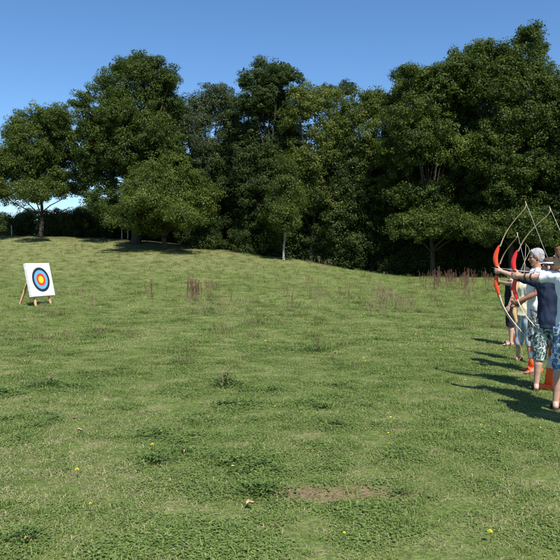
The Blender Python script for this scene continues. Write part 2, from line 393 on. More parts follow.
def gn_instances(name, pts, idx, coll, sc_z=1.0):
    V = np.stack([pts[:, 0], pts[:, 1], height(pts[:, 0], pts[:, 1])-.004], 1)
    me = bpy.data.meshes.new(name); me.vertices.add(len(V)); me.vertices.foreach_set('co', V.astype(np.float32).ravel())
    for nm, ty, val in (('scl', 'FLOAT', pts[:, 2].astype(np.float32)), ('rot', 'FLOAT', rng.uniform(0, 6.283, len(V)).astype(np.float32))):
        at_ = me.attributes.new(nm, ty, 'POINT'); at_.data.foreach_set('value', val)
    at_ = me.attributes.new('pick', 'INT', 'POINT'); at_.data.foreach_set('value', idx.astype(np.int32))
    o = link(name, me)
    ng = bpy.data.node_groups.new(name, 'GeometryNodeTree')
    ng.interface.new_socket('Geometry', in_out='INPUT', socket_type='NodeSocketGeometry'); ng.interface.new_socket('Geometry', in_out='OUTPUT', socket_type='NodeSocketGeometry')
    gi = ng.nodes.new('NodeGroupInput'); go = ng.nodes.new('NodeGroupOutput')
    ci = ng.nodes.new('GeometryNodeCollectionInfo'); ci.inputs['Collection'].default_value = coll; ci.inputs['Separate Children'].default_value = True
    ip = ng.nodes.new('GeometryNodeInstanceOnPoints'); ip.inputs['Pick Instance'].default_value = True
    def na(nm, ty):
        n = ng.nodes.new('GeometryNodeInputNamedAttribute'); n.data_type = ty; n.inputs['Name'].default_value = nm; return n
    s_, r_, i_ = na('scl', 'FLOAT'), na('rot', 'FLOAT'), na('pick', 'INT')
    cx = ng.nodes.new('ShaderNodeCombineXYZ'); L = ng.links.new
    L(r_.outputs['Attribute'], cx.inputs['Z']); L(gi.outputs[0], ip.inputs['Points']); L(ci.outputs[0], ip.inputs['Instance'])
    L(i_.outputs['Attribute'], ip.inputs['Instance Index']); L(cx.outputs[0], ip.inputs['Rotation']); L(s_.outputs['Attribute'], ip.inputs['Scale'])
    L(ip.outputs[0], go.inputs[0])
    md = o.modifiers.new('scatter', 'NODES'); md.node_group = ng
    return o
gr = gn_instances('grass', P, idx, tc_); tag(gr, 'short pasture grass and clover covering the meadow', 'grass', None, 'stuff')

# far yellow flecks: many small flowers in the meadow
fl = MB()
for i in range(260):
    y = math.sqrt(random.uniform(5**2, 34**2)); x = random.uniform(-.45, .45)*y if random.random() < .4 else random.uniform(.1, .45)*y
    z = gz(x, y)+random.uniform(.04, .08); r = random.uniform(.008, .015)*(1 if y < 10 else 1.3)
    fl.add([(x+r*math.cos(k*1.047), y+r*math.sin(k*1.047), z+random.uniform(-.2, .2)*r) for k in range(6)], [(0,1,2,3,4,5)])
f_ = fl.build('meadow_flowers', M['petal'], None, False); tag(f_, 'tiny yellow flowers speckled thinly through the meadow', 'flowers', None, 'stuff')

# ------------------------------------------------------------------ trees
def leaves(centres, radii, per, size, seed, tonec, flat=.7, out=None, droop=0):
    """leaf quads around clump centres"""
    r = np.random.default_rng(seed); n = len(centres); C = np.repeat(centres, per, 0); Rr = np.repeat(radii, per); m = len(C)
    d = r.normal(size=(m, 3)); d /= np.linalg.norm(d, axis=1)[:, None]
    rad = Rr*r.uniform(.25, 1.05, m)**.6
    pos = C + d*rad[:, None]*np.array([1, 1, flat]); pos[:, 2] -= droop*rad**2
    o = np.repeat(out, per, 0) if out is not None else d
    nrm = .7*d + .45*o + r.normal(size=(m, 3))*.55 + np.array([0, 0, .45]); nrm /= np.linalg.norm(nrm, axis=1)[:, None]
    t = np.cross(nrm, r.normal(size=(m, 3))); t /= np.linalg.norm(t, axis=1)[:, None]; s = np.cross(nrm, t)
    L = (size*r.uniform(.6, 1.35, m))[:, None]; wd = L*r.uniform(.45, .75, m)[:, None]
    bend = nrm*L*.18
    v = np.stack([pos-t*L, pos+s*wd+bend, pos+t*L, pos-s*wd+bend], 1).reshape(-1, 3)
    f = np.arange(m*4).reshape(-1, 4)
    tone = np.clip(np.repeat(tonec, per)+r.normal(0, .13, m), 0, 1); return v, f, np.repeat(tone, 4)
def crown_mesh(name, lobes, dens, per, size, seed, mat, clump=(.5, 1.0), gap=.0, flat=.7, fine=.60):
    r = np.random.default_rng(seed); L = np.array(lobes, float)
    ext = []; zt = max(l[2]+l[5] for l in lobes); zb = min(l[2]-l[5] for l in lobes)
    for a_ in range(len(L)):            # boughs that close the gaps between neighbouring lobes
        for b_ in range(a_+1, len(L)):
            A, B = L[a_], L[b_]; dist = np.linalg.norm((A[:3]-B[:3])/((A[3:]+B[3:])/2)); 
            if .8 < dist < 2.1 and r.uniform() < .55:
                c_ = (A[:3]+B[:3])/2+r.normal(0, .25, 3); c_[1] -= .2*A[4]; q_ = (A[3:]+B[3:])/2*.72
                ext.append((c_[0], c_[1], c_[2], q_[0], q_[1], q_[2]))
    L = np.concatenate([L, np.array(ext)]) if ext else L
    kids = []
    for (x, y, z, rx, ry, rz) in L:     # boughs bulging out of every main lobe
        for q in range(8):
            d = r.normal(size=3); d /= np.linalg.norm(d); f = r.uniform(.50, .82); k = r.uniform(.34, .54)
            kids.append((x+d[0]*f*rx, y+d[1]*f*ry, z+d[2]*f*rz, k*rx, k*ry, max(k*rz, k*rx*.75)))
    K = np.array(kids); cs = []; ou = []; tn = []
    cl = np.array(clump)*.62; cover = per*1.0/(np.mean(clump)**2)*size*size   # leaf area kept the same for smaller clumps
    for i, (x, y, z, rx, ry, rz) in enumerate(K):
        area = 4*math.pi*((rx*ry)**1.6/3+(rx*rz)**1.6/3+(ry*rz)**1.6/3)**(1/1.6); n = max(4, int(area*dens*1.55))
        d = r.normal(size=(n, 3)); d /= np.linalg.norm(d, axis=1)[:, None]
        p = np.array([x, y, z]) + d*r.uniform(.70, 1.15, n)[:, None]*np.array([rx, ry, rz])
        ok = np.ones(n, bool)
        q = ((p[:, None, :]-L[None, :, :3])/L[None, :, 3:])
        deep = (q**2).sum(2).min(1); ok = (deep > .15) | (r.uniform(0, 1, n) < .3)
        if gap: ok &= r.uniform(0, 1, n) > gap
        cs.append(p[ok]); ou.append(d[ok]); tn.append(np.full(ok.sum(), r.normal(0, .10)))
    cs = np.concatenate(cs); ou = np.concatenate(ou); tn = np.concatenate(tn)
    rad = r.uniform(cl[0], cl[1], len(cs)); tone = np.clip(.42+tn+r.normal(0, .13, len(cs)), 0, 1)
    v, f, t = leaves(cs, rad, max(10, int(per*.62**2*1.5/fine**2*.85)), size*fine, seed+1, tone, flat+.1, ou, .06)
    me = np_mesh(name, v, f, t); me.materials.append(mat); print(name, len(f)); return me, cs
def trunk_mesh(name, base_r, fork, lobes, seed, mat, bend=.3, nsub=3):
    r = random.Random(seed); mb = MB(); pts = []; rad = []
    top = fork
    for i in range(7):
        t = i/6; pts.append((bend*math.sin(t*2.2+seed)*t, bend*math.cos(t*1.7+seed)*t, -.3+t*(top+.3))); rad.append(base_r*(1.0-.55*t)*(1.45 if i == 0 else 1))
    mb.tube(pts, rad, 10)
    tip = Vector(pts[-1])
    for (x, y, z, rx, ry, rz) in lobes:
        e = Vector((x, y, z)); s0 = Vector(pts[r.choice((3, 4, 5, 6))]) if z < top+2 else tip
        if e.z < s0.z+.5: s0 = Vector(pts[3])
        mid = s0.lerp(e, .5)+Vector((r.uniform(-.5, .5), r.uniform(-.5, .5), r.uniform(0, .8)))
        b0 = base_r*.30*min(1, (rx+rz)/5+.35)
        mb.tube([s0, s0.lerp(mid, .5)+Vector((0, 0, .15)), mid, e], [b0, b0*.8, b0*.6, b0*.3], 7)
        for k in range(nsub):
            dd = Vector((r.gauss(0, 1), r.gauss(0, 1), r.gauss(.3, .7))).normalized()
            q = e+Vector((dd.x*rx, dd.y*ry, dd.z*rz))*.85
            mb.tube([mid.lerp(e, r.uniform(.3, 1)), e.lerp(q, .5)+Vector((0, 0, .2)), q], [b0*.35, b0*.22, b0*.07], 5)
    me = mb.mesh(name); me.materials.append(mat); return me
def place_tree(name, cm, tm, x, y, rz, s, label, cat, group, z=None):
    e = empty(name, (x, y, (gz(x, y) if z is None else z)-.05), rz); e.scale = s if hasattr(s, '__len__') else (s, s, s)
    link('crown', cm, e); link('trunk', tm, e); tag(e, label, cat, group); return e
G1 = 'trees along the edge of the wood'
def auto_lobes(H, hw, base, seed, n=10, taper=.75, hd=None):
    """irregular crown: lobes stacked between base and H within half width hw"""
    r = random.Random(seed); out = []; hd = hd or hw
    for i in range(n):
        t = (i+.5)/n; z = base+(H-base)*t; w_ = math.sin(math.pi*min(1, (t*.85+.18)))**.6*(1-(1-taper)*t)
        for k in range(2 if t < .75 else 1):
            an = r.uniform(0, 6.28); rr = w_*r.uniform(.25, .62) if t < .9 else .1
            s = r.uniform(.34, .52)*w_
            x = math.cos(an)*rr*hw; y = math.sin(an)*rr*hd; rx = max(.9, s*hw); rz_ = max(.8, s*hw*r.uniform(.6, .8))
            out.append((x, y, min(z, H-rz_), rx, max(.9, s*hd), rz_))
    out.append((0, 0, base+(H-base)*.5, hw*.55, hd*.55, (H-base)*.42))
    return out
def pl(px, Y, base_z, s=1):  # measured lobes -> metres
    k = Y/F; q = random.Random(int(Y*10)); hw_ = max(abs(p[0])+p[2] for p in px)*k
    px = [(a, b_, c, d, (dy if dy else q.uniform(-.5, .4)*max(0, hw_-c*k))) for (a, b_, c, d, dy) in px]
    return [((du)*k, dy, CAMH+(HV-v)*k-base_z, rx*k, max(rx, rz)*k*1.0, rz*k) for (du, v, rx, rz, dy) in px]

def tree_from_px(name, u, Y, px, base_r, fork, mat, seed, label, cat, dens=.85, per=46, size=.13, clump=(.5, .95), bk='bark', gap=.0, nsub=3, flat=.7, group=G1):
    x, y = at(u, Y); z = gz(x, y); lob = pl(px, Y, z)
    cm, cs = crown_mesh(name+'_crown', lob, dens, per, size, seed, M[mat], clump, gap, flat)
    tm = trunk_mesh(name+'_trunk', base_r, fork, lob, seed, M[bk], nsub=nsub)
    return place_tree(name, cm, tm, x, y, 0, 1, label, cat, group)

# lobes: (du, v, rx, rz, depth offset m)
tree_from_px('oak_tree', 41, 72, [(0,170,26,22,0),(-26,165,20,16,0),(24,165,20,17,1),(-10,135,22,17,0),(12,128,20,18,0),(34,140,15,14,-1),(-32,140,14,14,1),(0,116,14,11,0),(-36,190,14,11,0),(34,190,14,9,1),(-16,195,18,9,-2),(14,193,17,8,-2),(28,120,13,12,0),(-26,122,13,12,0),(0,145,32,24,0),(-14,160,24,20,-1),(30,165,20,20,0),(-36,170,14,20,0),(14,118,16,12,0),(46,165,9,12,2),(-30,192,16,8,-5),(20,196,20,7,-6)],
    .27, 4.2, 'oak', 101, 'separate dark oak with bare trunk showing under its crown at meadow crest', 'oak tree')
tree_from_px('oak_tree', 136, 68, [(0,150,38,28,0),(-28,150,24,18,-1),(-34,118,20,13,0),(-46,106,12,8,0),(0,108,34,24,0),(30,118,24,20,1),(-8,82,26,20,0),(18,80,22,20,0),(-16,66,15,11,0),(4,60,14,9,0),(24,64,14,9,0),(38,84,8,8,0),(-40,176,22,17,0),(-38,122,20,20,0),(-26,98,18,16,0),(-44,150,20,18,0),(0,130,34,24,-2),(34,100,16,16,0),(-24,200,24,17,-1),(28,190,26,24,2),(40,150,14,16,0),(-42,134,12,10,1)],
    .5, 5.5, 'oak', 102, 'tallest broad oak in the left half, crown billowing well above its neighbours', 'oak tree', per=48)
tree_from_px('oak_tree', 165, 63.5, [(0,190,36,22,0),(-22,182,24,18,0),(26,188,26,18,0),(0,172,26,14,0),(-30,208,20,15,-1),(40,205,17,16,0),(6,214,30,14,-1),(46,192,10,9,0),(-10,226,20,8,0),(-30,218,22,8,-4.5),(24,222,24,8,-4.5),(-6,205,26,12,-4)],
    .3, 2.2, 'oak_bright', 103, 'low spreading bright green oak in front of the tallest left oak', 'oak tree', per=46, size=.125)
tree_from_px('ash_tree', 208, 71, [(0,150,26,24,0),(-12,118,20,18,0),(10,108,20,17,0),(-4,96,15,10,0),(20,96,12,9,0),(-26,112,11,12,0),(26,130,15,18,0),(0,135,28,22,0),(-22,130,18,18,0),(24,108,16,14,0),(12,178,24,22,0),(26,205,20,20,0)],
    .32, 5.5, 'grey', 104, 'grey-green airy ash with bare branches showing right of the tallest left oak', 'ash tree', dens=.85, per=38, size=.12, clump=(.45,.85), nsub=4)
tree_from_px('alder_tree', 268, 66, [(0,200,34,26,0),(-12,160,26,24,0),(14,160,26,24,0),(0,126,24,22,0),(-14,104,16,16,0),(14,102,18,16,0),(2,84,17,14,0),(-6,68,9,9,0),(10,66,9,8,0),(26,84,9,9,0),(-26,190,20,20,0),(30,190,20,20,0),(-22,84,6,8,0),(-22,140,14,12,0),(-20,116,18,18,0),(22,118,18,18,0),(0,96,22,18,0),(12,80,14,14,0),(-12,86,14,14,0),(26,140,16,16,0)],
    .34, 6, 'dark', 105, 'tall dark pointed alder in the middle of the wood edge', 'alder tree', flat=.45, per=44)
tree_from_px('lime_tree', 312, 64, [(0,150,24,24,0),(-14,120,18,18,0),(10,115,20,20,0),(0,94,18,14,0),(22,96,12,10,0),(-16,98,10,9,0),(22,150,20,22,0),(4,185,28,18,0),(-20,170,16,18,0),(24,200,20,14,0),(-12,210,16,10,0),(36,128,10,12,0)],
    .28, 5, 'yellow', 106, 'light yellow-green tree right of the tall dark alder', 'tree', per=36, dens=.75, nsub=5)
tree_from_px('pine_tree', 337, 78, [(0,120,20,20,0),(-6,96,14,10,0),(6,88,12,7,0),(10,84,7,5,0),(-12,90,8,5,0),(0,160,22,26,0)],
    .3, 9, 'needle', 107, 'dark pine whose flat top pokes above the yellow-green trees', 'pine tree', flat=.4, size=.10, clump=(.4,.7))
tree_from_px('lime_tree', 372, 64, [(0,150,30,26,0),(-20,130,22,20,0),(14,122,24,20,0),(0,108,22,15,0),(-8,98,16,9,0),(30,98,14,10,0),(20,102,13,8,0),(-24,110,12,9,0),(26,150,20,24,0),(-8,185,30,22,0),(24,195,24,20,0),(-28,190,18,18,0),(36,118,10,12,0)],
    .3, 4.5, 'oak_bright', 108, 'rounded mid green tree between the pine top and the big right oaks', 'tree', per=42)
tree_from_px('chestnut_tree', 432, 59, [(0,150,44,34,0),(-28,120,28,24,0),(0,100,32,26,0),(28,92,26,24,0),(-24,90,16,14,0),(-6,80,18,12,0),(12,72,18,11,0),(32,66,15,15,0),(-34,150,22,26,0),(-20,190,32,22,0),(20,190,34,24,0),(40,160,24,24,0),(-30,78,7,6,0),(0,218,34,11,0),(46,130,16,18,0),(34,62,18,14,0),(20,84,26,20,0),(38,100,22,26,2),(44,118,22,22,3),(-22,76,16,14,0),(-30,228,24,12,-2.5),(10,232,28,13,-3.5),(40,225,20,14,-2)],
    .26, 4.5, 'oak', 109, 'broad dark chestnut stepping up toward the tallest right tree', 'chestnut tree', per=48)
tree_from_px('chestnut_tree', 512, 57, [(0,150,44,34,0),(-26,110,28,28,0),(12,100,34,28,0),(-18,72,20,20,0),(4,66,22,20,0),(-24,54,14,12,0),(10,48,17,14,0),(14,38,12,9,0),(26,46,11,10,0),(30,76,14,16,0),(-30,150,26,26,0),(34,150,22,28,0),(-20,190,32,22,0),(20,190,32,24,0),(0,220,36,12,0),(-8,60,10,10,0),(-34,52,18,14,0),(-8,84,34,24,0),(-38,74,20,18,0),(32,92,18,18,0),(-24,228,24,13,-2.5),(12,230,26,13,-3)],
    .3, 5, 'oak', 110, 'tallest tree at the right, high crown with two rounded tops', 'chestnut tree', per=48)
tree_from_px('oak_tree', 580, 56, [(0,160,44,36,0),(-16,120,24,24,0),(14,110,30,28,0),(-20,92,14,12,0),(6,86,22,16,0),(-26,160,24,30,0),(-16,200,30,24,0),(20,190,34,28,0)],
    .4, 4.5, 'dark', 111, 'dark oak cut by the right edge of the photo', 'oak tree')
tree_from_px('birch_tree', 284, 60.5, [(2,180,13,14,-.6),(-6,196,14,12,-.8),(8,205,14,11,-1),(-2,214,15,10,-1),(4,160,10,14,-.4),(-8,222,9,6,-1.2),(9,224,9,6,-1.2),(0,190,10,12,-1)],
    .13, 3.0, 'oak', 112, 'slim pale-trunked birch at the meadow edge below the dark alder', 'birch tree', bk='bark_pale', per=44, dens=.9, size=.10, nsub=1)
# wood behind: shared meshes, each tree a thing
protos = []
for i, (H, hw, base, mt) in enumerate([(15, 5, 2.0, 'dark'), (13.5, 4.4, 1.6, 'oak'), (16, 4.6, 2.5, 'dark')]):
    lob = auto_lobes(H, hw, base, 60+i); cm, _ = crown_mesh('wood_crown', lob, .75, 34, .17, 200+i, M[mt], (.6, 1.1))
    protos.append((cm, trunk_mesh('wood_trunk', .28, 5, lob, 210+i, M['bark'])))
back = []
r_ = random.Random(5)
for row, (Y0, n, u0, u1, smin, smax) in enumerate([(68, 11, 215, 640, .74, .9), (76, 11, 110, 640, .80, .98), (86, 10, 180, 660, .95, 1.1)]):
    for i in range(n):
        uu = u0+(u1-u0)*(i+.5)/n+r_.uniform(-12, 12); YY = Y0+r_.uniform(-2.5, 2.5)-(5 if uu > 330 else 0)
        x, y = at(uu, YY); cm, tm = protos[r_.randrange(3)]
        s = r_.uniform(smin, smax)*(1.22 if 395 < uu else 1.0)
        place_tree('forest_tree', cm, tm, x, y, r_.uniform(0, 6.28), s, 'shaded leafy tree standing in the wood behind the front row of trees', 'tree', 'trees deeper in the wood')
for (uu, YY, s) in [(-75, 73, .95), (680, 54, 1.15), (-170, 74, 1.0)]:
    x, y = at(uu, YY); cm, tm = protos[1]
    place_tree('forest_tree', cm, tm, x, y, uu, s, 'shaded leafy tree standing in the wood behind the front row of trees', 'tree', 'trees deeper in the wood')
# understory
up = []
for i in range(3):
    r2 = random.Random(300+i); lob = [(-1.2, 0, .5, 1, 1, .7), (1.2, 0, .5, 1, 1, .7)]+[(r2.uniform(-1.4, 1.4), r2.uniform(-.8, .8), r2.uniform(.3, 2.6), r2.uniform(.8, 1.4), r2.uniform(.8, 1.2), r2.uniform(.7, 1.1)) for _ in range(9)]
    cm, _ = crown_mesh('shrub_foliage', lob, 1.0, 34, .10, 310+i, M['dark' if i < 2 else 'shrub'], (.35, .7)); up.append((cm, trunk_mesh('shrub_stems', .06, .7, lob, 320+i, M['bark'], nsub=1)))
def shrub(u_, Y_, k, s, label, group):
    x, y = at(u_, Y_); cm, tm = up[k]; e = empty('shrub', (x, y, gz(x, y)-.25), r_.uniform(0, 6)); e.scale = (s*1.1, s, s)
    link('foliage', cm, e); link('stem', tm, e); tag(e, label, 'shrub', group); return e
for i in range(22):
    uu = 215+i*20+r_.uniform(-7, 7); YY = 65.5+r_.uniform(0, 3)-(uu-220)*.018
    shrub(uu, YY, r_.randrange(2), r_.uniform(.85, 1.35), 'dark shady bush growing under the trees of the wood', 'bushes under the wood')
for i, (uu, YY, s) in enumerate([(-10, 79, 1.0), (8, 79.5, .95), (25, 81, 1.1), (46, 80, .9), (62, 79, 1.1), (80, 79, 1.15), (93, 80, 1.3), (104, 80, 1.2), (122, 79, 1.1), (146, 77, 1.0), (168, 76, 1.1), (186, 75, 1.2), (204, 74, 1.2)]):
    shrub(uu, YY, 2 if i < 7 else 0, s, 'pale green hedge bush behind the separate left oak' if i < 7 else 'bush in the shade behind the bright spreading oak', 'bushes behind the left oaks' if i < 7 else 'bushes under the left oaks')
for i in range(14):
    shrub(118+i*13+r_.uniform(-6, 6), 79-i*.35+r_.uniform(-1.5, 1.5), r_.randrange(2), r_.uniform(1.35, 1.8), 'dark shady bush growing under the trees of the wood', 'bushes under the wood')
# fence posts seen under the left trees
for (uu, YY) in [(12, 77), (39.5, 79), (122, 73), (128, 73), (133, 73.2)]:
    x, y = at(uu, YY); mb = MB(); mb.tube([(0,0,-.3), (.02,0,.6), (.0,.01,1.25)], [.075,.07,.06], 8)
    p = mb.build('fence_post', M['fencewood'], None, False); p.location = (x, y, gz(x, y))
    tag(p, 'pale weathered fence post standing in the shade below the left trees', 'fence post', 'fence posts below the left trees')

# ------------------------------------------------------------------ meadow plants
def stalks(seed, n, h, spread):
    r = random.Random(seed); st = MB()
    for i in range(n):
        bx, by = r.gauss(0, spread), r.gauss(0, spread); H = h*r.uniform(.5, 1.2); lx, ly = r.gauss(0, .12)*H, r.gauss(0, .12)*H
        st.tube([(0, 0, .0), (bx, by, .005)], .005, 4); P_ = [(bx, by, -.02), (bx+lx*.3, by+ly*.3, H*.5), (bx+lx, by+ly, H)]
        st.tube(P_, [.006, .005, .002], 4)
        for t in (0, .2, .4, .55, .7, .85, .97):
            q = Vector(P_[1]).lerp(Vector(P_[2]), t); an = r.uniform(0, 6.28); L = .15*(1-t*.6)*r.uniform(.5, 1.2); e = q+Vector((math.cos(an)*L*.4, math.sin(an)*L*.4, L))
            st.tube([q, e], [.003, .0015], 3)
            for k in range(3):
                c = q.lerp(e, .3+.33*k); w_ = .008*r.uniform(.6, 1.3); st.tube([c-Vector((0, 0, .02)), c, c+Vector((0, 0, .02))], [.001, w_, .001], 4, 1)
    return st.mesh('dock_plant', False)
docks = []
for i, (n, h, sp) in enumerate([(4, .8, .14), (6, .65, .2), (2, .95, .05), (8, .5, .22)]):
    a_ = stalks(400+i, n, h, sp); a_.materials.append(M['straw'] if i == 3 else M['dock']); a_.materials.append(M['straw'] if i == 3 else M['dock']); docks.append(a_)
def dock(u_, v_, k, s, label='dead reddish-brown dock stalks standing in the meadow', group='dead dock stalks in the meadow', Yd=None):
    Yd = Yd or 1122/(v_-HV); x, y = at(u_, Yd)
    for _ in range(12):   # settle on the slope
        zz = gz(x, y); Yd = (CAMH-zz)*F/(v_-HV) if (v_-HV)*(CAMH-zz) > 0 else Yd; Yd = min(max(Yd, 5), 62); x, y = at(u_, Yd)
    e = link('dock_plant', docks[k]); e.location = (x, y, gz(x, y)); e.rotation_euler = (0, 0, r_.uniform(0, 6)); e.scale = (s, s, s)
    tag(e, label, 'dock plant', group); return e
for i in range(48):
    uu = r_.gauss(456, 14) if i < 36 else r_.uniform(420, 496); dock(uu, r_.uniform(281, 294), r_.choice((0, 0, 1, 2)), r_.uniform(.7, 1.15),
      'dead reddish-brown dock stalks in the dense patch left of the archers', 'dock patch by the right trees')
for i in range(9): dock(r_.gauss(197, 7), r_.uniform(296, 303), r_.choice((0, 1)), r_.uniform(.8, 1.1), 'dead dock stalks in the clump between the target and the birch', 'dock clump left of centre')
for i in range(8): dock(r_.gauss(380, 30), r_.uniform(292, 316), 3, r_.uniform(.8, 1.2), 'thin straw-coloured dead stalks in front of the dark wood', 'straw stalks in the middle distance')
for i in range(70): dock(r_.uniform(40, 430), 264+r_.random()**1.5*50, r_.choice((0, 2, 3, 3)), r_.uniform(.45, .9))
def weed_mesh(seed, n, R_, h, L, stalk=0):
    r = np.random.default_rng(seed); V = []; Fs = []; T = []
    for i in range(n):
        an = r.uniform(0, 6.28); rr = abs(r.normal(0, R_)); p = np.array([math.cos(an)*rr, math.sin(an)*rr*.8, r.uniform(.1, 1)*h*math.exp(-(rr/R_)**2*.5)+.01])
        a2 = an+r.normal(0, .9); el_ = r.uniform(-.1, 1.0); d = np.array([math.cos(a2)*math.cos(el_), math.sin(a2)*math.cos(el_), math.sin(el_)]); s = np.cross(d, [0, 0, 1.]); s /= np.linalg.norm(s)
        l = L*r.uniform(.5, 1.2); o = len(V); dn = np.array([0, 0, -l*.25])
        V += [p, p+d*l*.45+s*l*.2, p+d*l*.45-s*l*.2, p+d*l*.8+s*l*.13+dn*.5, p+d*l*.8-s*l*.13+dn*.5, p+d*l+dn]
        Fs += [(o, o+1, o+2, o), (o+1, o+3, o+4, o+2), (o+3, o+5, o+4, o+3)]; T += [np.clip(r.normal(.45, .2), 0, 1)]*6
    F3 = []; me = bpy.data.meshes.new('weed_leaves')
    for f in Fs: F3.append(tuple(dict.fromkeys(f)))
    me.from_pydata([tuple(v) for v in V], [], F3); at_ = me.attributes.new('tone', 'FLOAT', 'POINT'); at_.data.foreach_set('value', np.array(T, np.float32)); me.materials.append(M['weed']); return me
def weed(u_, v_, R_, h, L, n, label, dk=None, seed=0):
    R_ *= 1.25; h *= .72; L *= .55; n = int(n*1.5)
    Yd = 1122/(v_-HV); x, y = at(u_, Yd); e = empty('weed_clump', (x, y, gz(x, y)), 0); link('leaves', weed_mesh(500+seed, n, R_, h, L), e)
    if dk is not None:
        o = link('stalk', docks[dk], e); s = h*3.0; o.scale = (s, s, s)
    tag(e, label, 'weed', 'weed clumps in the meadow'); return e
weed(318, 350, .30, .16, .10, 420, 'widest dark weed clump, in the middle of the meadow', 1, 1)
weed(225, 386, .13, .22, .10, 260, 'bushy upright weed left of the widest clump', 3, 2)
weed(155, 465, .10, .09, .07, 220, 'low dark weed beside a yellow flower in the near meadow', None, 3)
weed(262, 494, .14, .08, .075, 330, 'low leafy weed behind the bare earth patch', None, 4)
weed(323, 410, .12, .08, .08, 160, 'small flat weed right of the bushy upright weed, below the widest clump', None, 5)
weed(211, 314, .22, .12, .12, 160, 'dark weed tuft just below the left clump of dock stalks', None, 6)
weed(48, 388, .14, .13, .09, 160, 'dark weed in the meadow below the archery target', 3, 7)
weed(378, 340, .2, .07, .1, 110, 'flat dark weed right of the widest clump', None, 8)
weed(273, 392, .10, .07, .08, 80, 'faint small weed right of the bushy upright weed', None, 9)
weed(405, 496, .08, .05, .05, 120, 'creeping weed at the right end of the bare patch', None, 10)
weed(20, 545, .10, .08, .06, 200, 'leafy weed in the bottom left corner of the meadow', None, 11)
def flower(u_, v_, s, label, hgt=.07):
    Yd = 1122/(v_-HV)+.02; x, y = at(u_, Yd); z = gz(x, y)
    e = empty('yellow_flower', (x, y, z)); st = MB(); st.tube([(0,0,-.01), (.006,0,hgt*.5), (0,.004,hgt)], [.0022,.002,.0018], 5); st.build('stem', M['weed'], e)
    hd = MB()
    for ring, (nn, rr, up_) in enumerate(((12, 1, .15), (10, .75, .4), (7, .45, .8))):
        for k in range(nn):
            an = k*6.283/nn+ring*.3; d = Vector((math.cos(an), math.sin(an), 0)); sd = Vector((-d.y, d.x, 0))*s*.17; c = Vector((0, .004, hgt+.002*ring))
            hd.add([c-sd*.4, c+sd*.4, c+d*s*rr+sd+Vector((0,0,s*up_*.5)), c+d*s*rr*1.08+Vector((0,0,s*up_*.5)), c+d*s*rr-sd+Vector((0,0,s*up_*.5))], [(0,1,2,3,4)])
    hd.build('flower_head', M['petal'], e, False); tag(e, label, 'flower', 'single yellow flowers in the near meadow')
flower(75, 484, .016, 'yellow flower at the left of the near meadow')
flower(151, 455, .016, 'yellow flower just above the low dark weed')
flower(493, 547, .016, 'yellow flower lowest in the picture, at right')
flower(88, 521, .010, 'small yellow bud left of the dead leaf'); flower(345, 548, .010, 'small yellow bud near the bottom centre')
def dead_leaf(u_, v_, L, rz, label):
    Yd = 1122/(v_-HV); x, y = at(u_, Yd); mb = MB(); vs = []; n = 7
    for i in range(n):
        t = i/(n-1); w_ = L*.3*math.sin(math.pi*min(1, t*.93+.04))*(1+.25*math.sin(i*2.6))
        for s in (-1, 0, 1): vs.append(((t-.5)*L, s*w_, .018+.02*s*s+.012*math.sin(t*5)))
    fs = [(i*3+j, i*3+j+1, i*3+j+4, i*3+j+3) for i in range(n-1) for j in (0, 1)]
    mb.add(vs, fs); o = mb.build('dead_leaf', M['deadleaf']); o.location = (x, y, gz(x, y)+.02); o.rotation_euler = (R(14), R(-12), rz)
    tag(o, label, 'leaf', 'dead leaves on the grass')
dead_leaf(250, 511, .06, .6, 'curled pale dead leaf by the left end of the bare patch')
dead_leaf(181, 457, .055, 2.0, 'brown dead leaf right of the yellow flower and dark weed')
dead_leaf(24, 552, .035, 1.0, 'brown dead leaf near the bottom left corner'); dead_leaf(79, 437, .045, .3, 'small dead leaf farthest away on the left')

